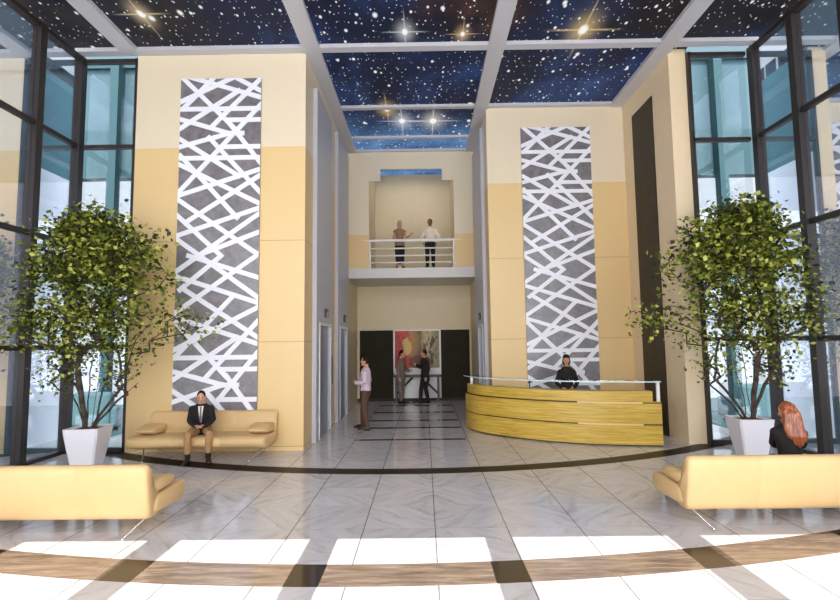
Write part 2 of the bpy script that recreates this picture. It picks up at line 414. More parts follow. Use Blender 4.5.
LATW = mat('white_lattice', lin(240,240,246), .4)
HW, LB, LT, LH = .835, .80, 7.585, .047
def lattice_panel(loc, sx, label):
    t = thing('lattice_panel', label, 'wall panel', loc, group='lattice wall panels')
    part('backing', M().box(-HW*sx, HW*sx, -.03, 0, LB, LT), SLATE, t)
    m = M()
    for k, (xa, za, xb, zb) in enumerate(SEG):
        dx, dz = xb-xa, zb-za; L = math.hypot(dx, dz); dx /= L; dz /= L
        nx, nz = -dz*LH, dx*LH; e = .03
        p = [(xa-dx*e+nx, za-dz*e+nz), (xa-dx*e-nx, za-dz*e-nz), (xb+dx*e-nx, zb+dz*e-nz), (xb+dx*e+nx, zb+dz*e+nz)]
        p = clip(p, -HW, HW, LB, LT)
        if len(p) < 3: continue
        y0 = -.05 - .0002*k; n = len(p)
        m.add([(q[0]*sx, y0, q[1]) for q in p] + [(q[0]*sx, -.03, q[1]) for q in p],
              [tuple(range(n)), tuple(range(2*n-1, n-1, -1))] + [(i, n+i, n+(i+1) % n, (i+1) % n) for i in range(n)])
    part('lattice', m, LATW, t)
    return t
lattice_panel((-4.135, 9.998, 0), 1.0, 'tall grey panel with crossing white strips behind the sofa on the left wall')
lattice_panel((3.465, 12.648, 0), 1.07, 'tall grey panel with crossing white strips behind the reception desk')

# ------------------------------------------------------------------ dark stone strip, back wall panels, painting, table
tag(obj('stone_panel', M().box(5.215, 5.24, 11.0, 12.06, 0, 7.58), DARKW), 'tall narrow dark stone panel on the side of the right column', 'wall panel')
tag(obj('hall_panel', M().box(-2.29, -1.10, 17.95, 17.998, .1, 2.5), PANELD), 'dark green-black wall panel left of the painting in the back hall', 'wall panel', 'dark hall panels')
tag(obj('hall_panel', M().box(.60, 1.62, 17.95, 17.998, .1, 2.5), PANELD), 'dark green-black wall panel right of the painting in the back hall', 'wall panel', 'dark hall panels')
tag(obj('white_panel', M().box(-1.10, .60, 17.96, 17.998, .1, 2.52), WHITE), 'white wall panel behind the painting and console table', 'wall panel')
def paint_mat():
    m = mat('abstract_paint', (.5,.3,.1), .5); g = N(m)
    x, y, z = g.xyz(g.co())
    w = g.noise(g.co((1,1,1)), 3.2, 5, .65)
    u = g.m('ADD', x, g.m('MULTIPLY', g.m('SUBTRACT', w, .5), .5))
    c = g.ramp(g.m('ADD', g.m('DIVIDE', u, 1.5), .5), (.05, lin(190,40,16)), (.26, lin(206,66,22)), (.42, lin(176,128,62)), (.58, lin(120,92,50)), (.72, lin(196,176,122)), (.95, lin(150,136,92)))
    f2 = g.noise(g.co((5,1,1.6)), 2.4, 4, .6, 1.5)
    c = g.mix(g.step(f2, .56, .66), c, lin(84,44,26))
    def blob(cx, cz, rx, rz, col, c):
        d = g.m('ADD', g.m('POWER', g.m('DIVIDE', g.m('SUBTRACT', u, cx), rx), 2.), g.m('POWER', g.m('DIVIDE', g.m('SUBTRACT', z, cz), rz), 2.))
        return g.mix(g.m('MULTIPLY', g.step(d, 1.15, .7), .9), c, col)
    c = blob(-.36, .18, .15, .34, lin(214,190,110), c)
    c = blob(.10, -.36, .42, .24, lin(110,40,22), c)
    c = blob(.52, .30, .075, .26, lin(26,22,22), c)
    c = blob(.53, -.22, .045, .34, lin(60,44,28), c)
    c = blob(.27, .05, .06, .28, lin(120,30,20), c)
    g.put(g.n['Principled BSDF'].inputs['Base Color'], c)
    return m
pt = thing('painting', 'abstract red and ochre painting in a white frame on the back wall', 'painting', (-.25, 17.95, 1.74))
part('canvas', M().box(-.79,.79,-.03,0,-.58,.73), paint_mat(), pt)
part('frame', M().box(-.825,-.79,-.05,0,-.70,.765).box(.79,.825,-.05,0,-.70,.765).box(-.79,.79,-.05,0,.73,.765).box(-.79,.79,-.05,0,-.70,-.58), WHITE, pt)
ct = thing('console_table', 'dark wooden console table with slanted braces under the painting', 'table', (-.25, 17.72, 0))
part('table_top', M().box(-.84,.84,-.2,.2,.86,.93), TABLEW, ct, bevel=.008)
for s in (-1, 1):
    for y in (-.15, .15):
        part('leg', M().box(s*.73-.035, s*.73+.035, y-.035, y+.035, 0, .86), TABLEW, ct)
        part('brace', M().loft([(s*.70, y, .30),(s*.16, y, .84)], [.028,.028], n=8, round_caps=False), TABLEW, ct)

# ------------------------------------------------------------------ lifts
BRASS = mat('brass_plate', lin(120,92,48), .35, .6)
def lift(X, s, y0, y1, d0, d1, ys, ztop, label):
    t = thing('elevator', label, 'elevator', (X, (y0+y1)/2, 0), group='elevators')
    f = lambda a, b: (min(X+s*a, X+s*b), max(X+s*a, X+s*b))
    m = M()
    for (a, b, z0, z1) in ((y0, d0, 0, ztop), (d1, y1, 0, ztop), (d0, d1, 2.48, ztop)):
        m.box(*f(0, .09), a, b, z0, z1)
    obj('surround', m, GREYW, t)
    obj('door_frame', M().box(*f(.09,.105), d0-.06, d0, 0, 2.54).box(*f(.09,.105), d1, d1+.06, 0, 2.54).box(*f(.09,.105), d0, d1, 2.48, 2.54), WHITE, t)
    dm = (d0+d1)/2
    for a, b in ((d0, dm-.005), (dm+.005, d1)):
        obj('door', M().box(*f(.005,.03), a, b, .01, 2.48), STEEL, t, bevel=.004)
    i = obj('floor_indicator', M().box(*f(.09,.12), ys-.16, ys+.16, 2.68, 2.88), BLACK, t)
    obj('display', M().box(*f(.12,.125), ys-.05, ys+.04, 2.68, 2.82), GREYW, i)
lift(-2.385, 1, 10.73, 12.48, 11.09, 12.33, 11.75, 7.75, 'grey elevator bay with steel doors nearest the front on the left corridor wall')
lift(-2.385, 1, 13.42, 15.3, 13.78, 14.95, 14.5, 7.9, 'farther grey elevator bay with steel doors on the left corridor wall')
lift(1.69, -1, 13.33, 15.5, 13.68, 14.62, 14.2, 7.9, 'grey elevator bay on the right corridor wall beyond the reception desk')
cp = thing('call_panel', 'slim dark call button plate between the two left elevators', 'call panel', (-2.385, 12.97, 1.4))
obj('plate', M().box(-2.385,-2.365,12.9,13.04,1.04,1.75), BRASS, cp)
for z in (1.36,1.46): obj('button', M().loft([(-2.366,12.97,z),(-2.352,12.97,z)], [.022,.022], n=10, round_caps=False), STEEL, cp)

# ------------------------------------------------------------------ gallery railing
rl = thing('gallery_railing', 'white horizontal bar railing along the upper balcony', 'railing', (-.32, 15.64, 4.4))
obj('top_rail', M().loft([(-1.88,15.62,5.28),(1.24,15.62,5.28)], [.042,.042], n=12), WHITE, rl, smooth=True)
for z in (4.58,4.80,5.03): obj('rail_bar', M().loft([(-1.68,15.64,z),(.99,15.64,z)], [.024,.024], n=8, round_caps=False), WHITE, rl, smooth=True)
for x in (-1.66,.97): obj('post', M().box(x-.02,x+.02,15.615,15.665,4.4,5.25), WHITE, rl)

# ------------------------------------------------------------------ reception desk
def catmull(P, k=8):
    P = [Vector(p) for p in P]; out = []
    for i in range(len(P)-1):
        a, b, c, d = P[max(i-1,0)], P[i], P[i+1], P[min(i+2,len(P)-1)]
        for j in range(k):
            t = j/k; out.append(.5*((2*b)+(c-a)*t+(2*a-5*b+4*c-d)*t*t+(3*b-a-3*c+d)*t**3))
    return out + [P[-1]]
ARC = catmull([(1.0,12.42,0),(1.10,11.98,0),(1.37,11.52,0),(2.07,10.85,0),(2.83,10.39,0),(3.46,10.16,0),(4.12,10.02,0),(4.62,9.96,0)])
def strip(o0, o1, z0, z1, a=0, b=None, arc=ARC):
    """a curved wall between two offsets behind the desk's front line"""
    m = M(); pts = arc[a:b]; rs = []
    for i, p in enumerate(pts):
        t = (pts[min(i+1,len(pts)-1)]-pts[max(i-1,0)]).normalized(); n = Vector((-t.y, t.x, 0))
        q0, q1 = p+n*o0, p+n*o1
        rs.append([(q0.x,q0.y,z0),(q1.x,q1.y,z0),(q1.x,q1.y,z1),(q0.x,q0.y,z1)])
    return m.rings(rs)
dk = thing('reception_desk', 'curved yellow wood reception desk with glass shelf', 'desk', (3.0, 10.9, 0))
obj('lower_panel', strip(0,.35,.03,.405), WOOD, dk)
obj('plinth', strip(.04,.3,0,.03), GROOVE, dk)
nA = len(ARC)
obj('groove', strip(.022,.33,.405,.43), GROOVE, dk)
obj('middle_panel', strip(0,.35,.43,.825), WOOD, dk)
obj('groove', strip(.022,.33,.825,.85), GROOVE, dk)
ins = nA-22
obj('groove_strip', strip(.004,.03,.405,.432, ins, nA-6), INSERT, dk)
obj('groove_strip', strip(-.006,.12,.826,.853, ins, nA-6), INSERT, dk)
obj('upper_panel', strip(.05,.35,.85,1.06, 0, nA-3), WOOD, dk)
obj('ledge', strip(.0,.05,.85,.862, nA-12, nA), WOOD, dk)
obj('worktop', strip(.35,.95,.72,.76, 6, nA-1), WOOD, dk)
GLEDGE = mat('polished_glass_edge', lin(206,222,224), .15)
sh = obj('glass_shelf', strip(-.03,.26,1.245,1.258), GL_SHELF, dk)
obj('shelf_edge', strip(-.045,-.03,1.242,1.262), GLEDGE, dk)
def post(i, o, z0, w=.028):
    p = ARC[i]; t = (ARC[min(i+1,nA-1)]-ARC[max(i-1,0)]).normalized(); n = Vector((-t.y,t.x,0)); q = p+n*o
    return M().box(q.x-w,q.x+w,q.y-w,q.y+w,z0,1.243)
obj('shelf_post', post(3,.12,1.06), WHITE, dk, bevel=.005)
obj('shelf_post', post(nA-2,.06,.85), WHITE, dk, bevel=.005)
obj('shelf_post', post(25,.16,1.06,.010), FRAME, dk)

# ------------------------------------------------------------------ sofas
def closed_curve(P, k=5):
    P = [Vector((p[0],p[1],0)) for p in P]; n = len(P); out = []
    for i in range(n):
        a,b,c,d = P[i-1],P[i],P[(i+1)%n],P[(i+2)%n]
        for j in range(k):
            t = j/k; q = .5*((2*b)+(c-a)*t+(2*a-5*b+4*c-d)*t*t+(3*b-a-3*c+d)*t**3); out.append((q.x,q.y))
    return out
def swept(profile, x0, x1, seams=(), rnd=.06):
    c = (sum(p[0] for p in profile)/len(profile), sum(p[1] for p in profile)/len(profile))
    st = [(x0,.80),(x0+rnd*.15,.89),(x0+rnd*.45,.965),(x0+rnd,1.)]
    for s in seams: st += [(s-.014,1.),(s-.005,.985),(s+.005,.985),(s+.014,1.)]
    st += [(x1-rnd,1.),(x1-rnd*.45,.965),(x1-rnd*.15,.89),(x1,.80)]
    return M().rings([[(x, c[0]+(p[0]-c[0])*k, c[1]+(p[1]-c[1])*k) for p in profile] for x,k in st])
SEATP = closed_curve([(.30,.25),(0,.225),(-.28,.215),(-.42,.27),(-.455,.345),(-.42,.42),(-.30,.445),(0,.435),(.24,.43),(.31,.34)])
BACKP = closed_curve([(.28,.190),(.39,.245),(.44,.45),(.468,.66),(.465,.755),(.425,.80),(.375,.785),(.33,.68),(.27,.53),(.18,.44),(.12,.31),(.16,.205)])
PADP = closed_curve([(.22,.45),(-.12,.455),(-.22,.50),(-.20,.545),(-.02,.585),(.18,.60),(.27,.56),(.27,.50)])
SW = 2.5
def sofa(loc, rz, label):
    t = thing('sofa', label, 'sofa', loc, rz, 'cream leather sofas')
    part('seat', swept(SEATP, -SW/2, SW/2, (-.445,.445)), LEATHER, t, smooth=True)
    part('backrest', swept(BACKP, -SW/2+.02, SW/2-.02, (-.445,.445)), LEATHER, t, smooth=True)
    for s in (-1,1):
        x0, x1 = sorted((s*(SW/2-.03), s*(SW/2-.40)))
        part('armrest', swept(PADP, x0, x1, rnd=.07), LEATHER, t, smooth=True)
        for y in (-1,1):
            l = part('leg', M().loft([(s*1.12,y*.07,.24),(s*1.10,y*.10,.20),(s*.96,y*.40,.022)], [.016,.016,.011], n=10), CHROME, t, smooth=True)
            part('foot', M().ball((s*.96,y*.405,.016), .0155 if y else .02, 10, 6), CHROME, l, smooth=True)
        part('leg_bracket', M().box(s*1.12-.03,s*1.12+.03,-.12,.12,.222,.25), CHROME, t)
    return t
sofa((-4.23, 5.97, 0), math.pi, 'cream leather sofa seen from behind at the front left, nobody on it')
sofa((4.10, 6.10, 0), math.pi, 'cream leather sofa seen from behind at the front right with red-haired woman')
sofa((-4.10, 9.52, 0), 0, 'cream leather sofa against the left wall with a man in a black jacket')

# ------------------------------------------------------------------ potted trees
def leaf_mat():
    m = bpy.data.materials.new('leaf'); m.use_nodes = True; g = N(m); p = g.n['Principled BSDF']
    r = g.n.new('ShaderNodeNewGeometry').outputs['Random Per Island']
    c = g.ramp(r, (0., lin(30,36,10)), (.4, lin(76,86,24)), (.75, lin(146,156,48)), (1., lin(216,218,112)))
    g.put(p.inputs['Base Color'], c); p.inputs['Roughness'].default_value = .5
    tr = g.n.new('ShaderNodeBsdfTranslucent'); g.put(tr.inputs[0], c)
    mx = g.n.new('ShaderNodeMixShader'); mx.inputs[0].default_value = .25
    o = g.n['Material Output']
    g.l.new(p.outputs[0], mx.inputs[1]); g.l.new(tr.outputs[0], mx.inputs[2]); g.l.new(mx.outputs[0], o.inputs[0])
    return m
LEAF = leaf_mat()
def potted_tree(loc, sx, rot, top, seed, xlim, label):
    rnd = random.Random(seed)
    t = thing('potted_tree', label, 'potted tree', loc, group='potted trees')
    c, s = math.cos(rot), math.sin(rot)
    def sq(h, z, rnd_=.03):
        pts = [(-h+rnd_,-h),(h-rnd_,-h),(h,-h+rnd_),(h,h-rnd_),(h-rnd_,h),(-h+rnd_,h),(-h,h-rnd_),(-h,-h+rnd_)]
        return [(x*c-y*s, x*s+y*c, z) for x,y in pts]
    part('pot', M().rings([sq(.175,0),sq(.195,.10),sq(.235,.35),sq(.272,.60),sq(.282,.70),sq(.268,.705),sq(.255,.66)]), POTW, t)
    part('soil', M().rings([sq(.252,.60),sq(.254,.655),sq(.20,.675),sq(.05,.685)]), SOIL, t)
    # branch skeleton: clusters join the nearest older node
    nodes = []; par = []
    def add(p, q): nodes.append(Vector(p)); par.append(q); return len(nodes)-1
    stems = [(.02,.02,.75,.25,1.5),(-.06,.03,-.35,.1,1.55),(.08,-.03,.30,-.25,1.75),(-.03,-.05,-.12,-.2,1.9),(.05,.06,.15,.35,1.8),(.0,-.06,-.6,-.1,1.7),(-.05,.0,.05,.1,2.0),(.07,.02,1.0,-.1,1.3)]
    for (x,y,dx,dy,h) in stems:
        k = add((x*sx,y,.64), -1)
        for j in range(1,6):
            u = j/5
            k = add(((x+dx*u**1.3*.8)*sx + rnd.uniform(-.02,.02), y+dy*u*.7+rnd.uniform(-.02,.02), .64+h*.62*u), k)
    tg = []
    while len(tg) < 280:
        z = rnd.uniform(1.25, top); u = (z-1.25)/(top-1.25)
        rad = 1.12*min(1, .50+u*1.3)*math.sqrt(max(0,1-max(0,(u-.38)/.64)**1.7))
        if rnd.random() > .5+.5*min(1,u*2): continue
        a = rnd.uniform(0,2*math.pi); q = rad*rnd.random()**.62
        x, y = q*math.cos(a)*.98, q*math.sin(a)*.80
        x -= .04
        if u < .5 and x > 0: x *= 1.2
        if abs(x) < .25 and z < 1.9: continue
        tg.append(Vector((x*sx, y, z)))
    for x,z in ((1.25,2.35),(1.45,2.5),(1.62,2.62),(1.80,2.45),(1.95,2.40),(1.66,2.28),(1.2,3.55),(1.0,4.0),(1.38,3.3),(1.15,3.1)):
        tg.append(Vector((x*sx, rnd.uniform(-.3,.1), z)))
    tg = [p for p in tg if (loc[0]+p.x > xlim if sx > 0 else loc[0]+p.x < xlim)]
    tg = [p for p in tg if loc[1]+p.y < 9.6]
    tg.sort(key=lambda p: p.z + .8*math.hypot(p.x,p.y))
    ends = []
    for p in tg:
        best = min(range(len(nodes)), key=lambda i: (nodes[i]-p).length + max(0, nodes[i].z-p.z+.05)*2.2 + (0 if nodes[i].z > 1.0 else .5))
        q = nodes[best]; d = p-q; k = best; n = max(1, int(d.length/.3))
        for j in range(1,n+1):
            u = j/n
            k = add(q+d*u+Vector((rnd.uniform(-.04,.04),rnd.uniform(-.04,.04),rnd.uniform(-.02,.05)*math.sin(u*3)))*(j<n), k)
        ends.append(k)
    cnt = [0]*len(nodes)
    for e in ends:
        while e >= 0: cnt[e] += 1; e = par[e]
    w = M()
    for i, p in enumerate(nodes):
        if par[i] < 0: continue
        r1 = .004+.0034*math.sqrt(cnt[i]+.2); r0 = .004+.0034*math.sqrt(min(cnt[par[i]], cnt[i]*1.6)+.2)
        w.loft([nodes[par[i]], p], [r0, r1], n=6, round_caps=False)
    part('trunk', w, BARK, t, smooth=True)
    lf = M()
    for e in ends:
        cpt = nodes[e]; u = max(0,min(1,(cpt.z-1.25)/(top-1.25)))
        for j in range(int(6+58*u)):
            d = Vector((rnd.gauss(0,1),rnd.gauss(0,1),rnd.gauss(0,.75))); d = d*(.14+.02*u)
            b = cpt+d
            X = loc[0]+b.x
            if loc[1]+b.y > 9.78: continue
            if (X < xlim+.05 if sx > 0 else X > xlim-.05): continue
            L = rnd.uniform(.068,.118)*(.68+.32*min(1,u*1.8)); W = L*rnd.uniform(.34,.44)
            a = rnd.uniform(0,2*math.pi); el = rnd.uniform(-1.2,.5)
            f = Vector((math.cos(a)*math.cos(el), math.sin(a)*math.cos(el), math.sin(el)))
            sd = f.cross(Vector((rnd.gauss(0,.8),rnd.gauss(0,.8),1))).normalized(); up = sd.cross(f)
            lf.add([b, b+f*L*.45+sd*W-up*L*.05, b+f*L, b+f*L*.45-sd*W-up*L*.05, b+f*L*.5+up*L*.06], [(0,1,4),(1,2,4),(2,3,4),(3,0,4)])
    part('foliage', lf, LEAF, t)
    return t
potted_tree((-5.80, 8.75, 0), 1, R(6), 4.35, 5, XL+.1, 'leafy tree in a white tapered pot by the left glass wall')
potted_tree((5.66, 8.95, 0), -1, R(-6), 4.42, 5, XR-.1, 'leafy tree in a white tapered pot by the right glass wall')

# ------------------------------------------------------------------ people
SKIN = mat('skin', lin(206,150,118), .5); SKIN_D = mat('skin_tan', lin(150,98,72), .5)
EYE = mat('eye', (.03,.02,.015), .2); LIP = mat('lips', lin(160,86,78), .5)
def cloth(n, c, v=.15): return mat(n, c, .85, vary=v, vscale=25)
C_BLACK = cloth('black_cloth', lin(24,21,20)); C_KHAKI = cloth('tan_trouser_cloth', lin(170,132,86))
C_LAV = cloth('pale_lavender_shirt', lin(206,186,196), .08); C_BROWN = cloth('brown_trouser_cloth', lin(88,62,46))
C_GREY = cloth('taupe_suit', lin(128,110,98)); C_NAVY = cloth('dark_suit', lin(34,28,28))
C_WHITE = cloth('white_shirt', lin(232,226,216), .05); C_CREAM = cloth('cream_shirt', lin(238,222,196), .06)
C_VEST = cloth('brown_vest', lin(150,120,88)); SHOE = mat('dark_shoe', lin(28,20,16), .35); C_TIE = cloth('grey_tie', lin(112,112,118))
H_DARK = mat('dark_hair', lin(34,22,15), .75, spec=.2, vary=.3, vscale=60); H_BLOND = mat('ash_blond_hair', lin(172,150,118), .5, vary=.3, vscale=60)
def red_hair():
    m = mat('red_hair', lin(160,84,44), .38); g = N(m)
    x, y, z = g.xyz(g.co())
    f = g.noise(g.comb(g.m('MULTIPLY',x,60.), g.m('MULTIPLY',y,40.), g.m('MULTIPLY',z,3.)), 1., 4, .6, .6)
    g.put(g.n['Principled BSDF'].inputs['Base Color'], g.ramp(f, (.3, lin(84,36,18)), (.52, lin(142,74,42)), (.74, lin(206,142,96))))
    return m
H_RED = red_hair()
V = Vector
def person(label, loc, rz, scale=1., pose=None, female=False, skin=SKIN, head=(0,0), hair=('short', H_DARK), top=None, bottom=None,
           shoes=SHOE, extra=None):
    """metres for a 1.75 m figure; faces -Y in its own axes; one continuous skin with hair and clothes as children"""
    P = dict(pel=V((0,.0,.93)), lean=0.,
             elL=V((-.235,.03,1.13)), wrL=V((-.245,-.05,.885)), hdL=V((.02,-.10,-1)), elR=V((.235,.03,1.13)), wrR=V((.245,-.05,.885)), hdR=V((-.02,-.10,-1)),
             hpL=V((-.09,0,.90)), knL=V((-.10,-.02,.49)), anL=V((-.105,.02,.085)), toL=V((-.13,-.17,.03)),
             hpR=V((.09,0,.90)), knR=V((.10,-.02,.49)), anR=V((.105,.02,.085)), toR=V((.13,-.17,.03)))
    for k, v in (pose or {}).items(): P[k] = V(v) if isinstance(v, tuple) else v
    t = thing('person', label, 'person', loc, rz)
    pel = P['pel']; rot = Matrix.Rotation(P['lean'], 3, 'X')
    def B(x, y, z): return pel + rot @ V((x, y, z))       # upper-body point above the pelvis
    kx = .88 if female else 1.
    tors = [((0,0,-.06),.125,.095),((0,0,.0),.160,.112),((0,.005,.17),.128*(.92 if female else 1.06),.095),((0,-.005,.32),.158*kx,.112),((0,.0,.44),.172*kx,.100),((0,.008,.505),.115*kx,.075),((0,.01,.545),.058,.060)]
    def torso(m, g=0., z0=-.06, z1=.52):
        pts = [q for q in tors if z0-.001 <= q[0][2] <= z1]
        if g: pts = pts[:-1] + [((0,.008,.515),.108,.072), ((0,.012,.555),.060,.056)]
        m.loft([B(*q[0]) for q in pts], [(q[1]+g, q[2]+g) for q in pts], n=18, round_caps=not g)
        if female:
            for s in (-1,1): m.ball(B(s*.075,-.085,.335), (.068+g*.5,.062+g*.5,.066+g*.5))
    shL, shR = B(-.168*kx,.005,.432), B(.168*kx,.005,.432)
    af = .85 if female else 1.
    def arm(m, sh, el, wr, g=0., end=1.):
        w = el.lerp(wr, end)
        m.loft([sh, sh.lerp(el,.35), el, el.lerp(w,.3), w], [(.056+g)*af,(.048+g)*af,(.040+g)*af,(.041+g)*af,(.028+g)*af if end > .95 else (.036+g)*af], n=12)
    def leg(m, hp, kn, an, g=0., end=1.):
        e = kn.lerp(an, end)
        m.loft([hp, hp.lerp(kn,.3), kn, kn.lerp(e,.3), e], [.088+g,.080+g,.056+g,.058+g,.038+g if end > .9 else .05+g], n=14)
    # ---- skin
    b = M(); torso(b); hc = B(0,-.015,.70)
    b.loft([B(0,.012,.50), B(0,.012,.58), hc+V((0,.02,-.04))], [.062,.054*af,.056*af], n=14)
    hr = Matrix.Rotation(head[0],3,'Z') @ Matrix.Rotation(head[1],3,'X')
    def Hd(x,y,z): return hc + hr @ V((x,y,z))
    hv = M(); hv.ball((0,0,0), (.075,.095,.118), 20, 14)
    for x,y,z in hv.v:
        if z < 0: k = 1-.30*(-z/.118)**1.4; x *= k; y = y*(1-.12*(-z/.118)) - .010*(-z/.118)
        if y < 0 and .0 < z < .035 and .015 < abs(x) < .05: y += .008
        b.v.append(tuple(Hd(x,y,z)))
    base = len(b.v)-len(hv.v); b.f += [tuple(base+i for i in q) for q in hv.f]
    b.loft([Hd(0,-.088,.018),Hd(0,-.106,-.018),Hd(0,-.110,-.030)], [.009,.013,.014], n=8)
    b.ball(Hd(0,-.086,-.098), (.028,.02,.018), 10, 6)
    for s in (-1,1): b.ball(Hd(s*.077,.012,-.005), (.010,.022,.033), 8, 6, hr)
    for s, sh, el, wr, hd in ((-1,shL,P['elL'],P['wrL'],P['hdL']),(1,shR,P['elR'],P['wrR'],P['hdR'])):
        arm(b, sh, el, wr)
        d = hd.normalized(); up = (V((s,0,0)) if abs(d.x) < .7 else V((0,0,1))); nrm = (up-d*up.dot(d)).normalized(); side = d.cross(nrm)
        # palm lies in the d/side plane; four unequal fingers and a thumb, slightly curled
        b.loft([wr, wr+d*.035, wr+d*.085], [(.024*af,.020*af),(.038*af,.016*af),(.040*af,.014*af)], side=side, n=12)
        for i, ln in enumerate((.066,.078,.073,.056)):
            o = side*(.031-.0207*i)*af; r0 = wr+d*.088+o
            c1 = r0+d*ln*.45-nrm*ln*.08; c2 = c1+d*ln*.35-nrm*ln*.20; c3 = c2+d*ln*.16-nrm*ln*.20
            b.loft([r0-d*.015,r0,c1,c2,c3], [.0088,.0088,.0082,.0076,.0066], n=8)
        th = wr+d*.03+side*.03*af
        b.loft([th, th+d*.03+side*.022-nrm*.008, th+d*.055+side*.026-nrm*.02], [.012,.0105,.008], n=8)
    for hp,kn,an,to in ((P['hpL'],P['knL'],P['anL'],P['toL']),(P['hpR'],P['knR'],P['anR'],P['toR'])):
        leg(b, hp, kn, an)
        hl = an+(an-to).normalized()*.045; hl.z = to.z
        b.loft([hl+V((0,0,.004)), an.lerp(hl,.5), to.lerp(an,.25)+V((0,0,-.012)), to], [.027,.034,(.034,.024),(.028,.014)], n=10)
    b.scale(scale); o = part('body', b, skin, t); remesh(o, .0075*scale, 3)
    for s in (-1,1): part('eye', M().ball(Hd(s*.031,-.082,.012), (.013,.008,.007), 10, 6, hr).scale(scale), EYE, t, smooth=True)
    part('mouth', M().ball(Hd(0,-.089,-.056), (.022,.008,.006), 10, 6, hr).scale(scale), LIP, t, smooth=True)
    # ---- clothes
    def garment(name, fn, mt, vox=.011, sm=5, par=None):
        m = M(); fn(m); m.scale(scale); g = part(name, m, mt, par or t); remesh(g, vox*scale, sm); return g
    if top:
        name, mt, z0, sl, g = top
        def f(m):
            torso(m, g, z0)
            if z0 < -.05:
                m.loft([B(0,0,.02),B(0,.0,z0)], [(.160+g,.112+g),(.172+g,.122+g)], n=18)
            if sl:
                arm(m, shL, P['elL'], P['wrL'], g, sl); arm(m, shR, P['elR'], P['wrR'], g, sl)
            else:
                for q in (shL,shR): m.ball(q, .062+g)
        garment(name, f, mt)
    if bottom:
        name, mt, kind = bottom
        def f(m):
            m.loft([pel+V((0,0,.06)), pel, pel+V((0,0,-.06))], [(.150,.112),(.170,.125),(.15,.12)], n=18)
            if kind == 'skirt':
                m.loft([pel, pel+V((0,0,-.18)), pel+V((0,-.01,-.62))], [(.172,.125),(.180,.135),(.155,.13)], n=18)
            else:
                for hp,kn,an in ((P['hpL'],P['knL'],P['anL']),(P['hpR'],P['knR'],P['anR'])): leg(m, hp, kn, an, .014, kind)
        garment(name, f, mt)
    if shoes:
        for an,to in ((P['anL'],P['toL']),(P['anR'],P['toR'])):
            def f(m):
                d = (to-an); d.z = 0; d.normalize(); hl = an-d*.045; hl.z = .04
                m.loft([hl, V((an.x,an.y,.055)), to.lerp(an,.4)+V((0,0,.015)), to+d*.02+V((0,0,.012))], [(.045,.042),(.050,.058),(.054,.045),(.045,.030)], n=12)
                m.v = [(x,y,max(z,.0)) for x,y,z in m.v]
            garment('shoe', f, shoes, .009, 3)
    # ---- hair
    style, hm = hair
    hm_ = M(); hm_.ball(Hd(0,.020,.024), (.084,.097,.112), 18, 12, hr)
    if style == 'bun': hm_.ball(Hd(-.03,.07,.115), .05); hm_.ball(Hd(.072,.0,-.03), (.022,.05,.07)); hm_.ball(Hd(-.072,.0,-.03), (.022,.05,.07))
    if style == 'bob': hm_.ball(Hd(0,.03,-.03), (.096,.085,.105)); hm_.ball(Hd(0,-.01,.085), (.075,.085,.05), rot=hr)
    if style == 'long':
        # falls from the crown over the back towards her right shoulder
        for a, w, e in ((-.9,.040,.34),(-.45,.045,.30),(0,.045,.27),(.45,.042,.30),(.85,.036,.36)):
            c0 = hc + V((-.01+.045*a, .045, .075)); c1 = hc + V((-.03+.075*a, .100, -.03))
            hm_.loft([c0, c1, B(-.035+.085*a,.128,.50), B(-.065+.085*a,.142,.40), B(-.085+.07*a,.132,e)], [(w,.042),(w*1.1,.045),(w*1.1,.034),(w*.95,.026),(w*.45,.012)], n=12)
        hm_.loft([Hd(-.05,.0,.09), Hd(-.088,.01,0), Hd(-.085,.03,-.09)], [.035,.036,.03], n=10)
        hm_.loft([Hd(.05,.0,.09), Hd(.085,.025,0), Hd(.075,.04,-.09)], [.03,.03,.022], n=10)
    hm_.scale(scale); ho = part('hair', hm_, hm, t); remesh(ho, .009*scale, 3)
    if extra: extra(t, B, P, scale, garment, Hd)
    return t

def suit_front(t, B, P, k, garment, Hd):
    part('shirt_front', M().rings([[B(-.012,-.142,.20),B(.012,-.142,.20),B(.012,-.11,.20),B(-.012,-.11,.20)],[B(-.030,-.156,.36),B(.030,-.156,.36),B(.030,-.10,.36),B(-.030,-.10,.36)],[B(-.044,-.126,.48),B(.044,-.126,.48),B(.044,-.06,.48),B(-.044,-.06,.48)],[B(-.05,-.090,.53),B(.05,-.090,.53),B(.05,-.03,.53),B(-.05,-.03,.53)]]).scale(k), C_WHITE, t)
    part('tie', M().rings([[B(-.010,-.148,.19),B(.010,-.148,.19),B(.010,-.125,.19),B(-.010,-.125,.19)],[B(-.022,-.162,.33),B(.022,-.162,.33),B(.026,-.12,.33),B(-.026,-.12,.33)],[B(-.016,-.133,.48),B(.016,-.133,.48),B(.016,-.09,.48),B(-.016,-.09,.48)],[B(-.018,-.100,.525),B(.018,-.100,.525),B(.018,-.06,.525),B(-.018,-.06,.525)]]).scale(k), C_TIE, t)
def seated_extra(t, B, P, k, garment, Hd):
    suit_front(t, B, P, k, garment, Hd)
    for kn, an in ((P['knL'],P['anL']),(P['knR'],P['anR'])):
        garment('sock', lambda m: m.loft([kn.lerp(an,.66), kn.lerp(an,.85), an], [.062,.056,.052]), C_BLACK)
def collar(t, B, P, k, garment, Hd):
    part('collar', M().loft([B(0,.012,.505),B(0,.008,.555)], [.074,.068], n=14, round_caps=False).scale(k), C_WHITE, t, smooth=True)

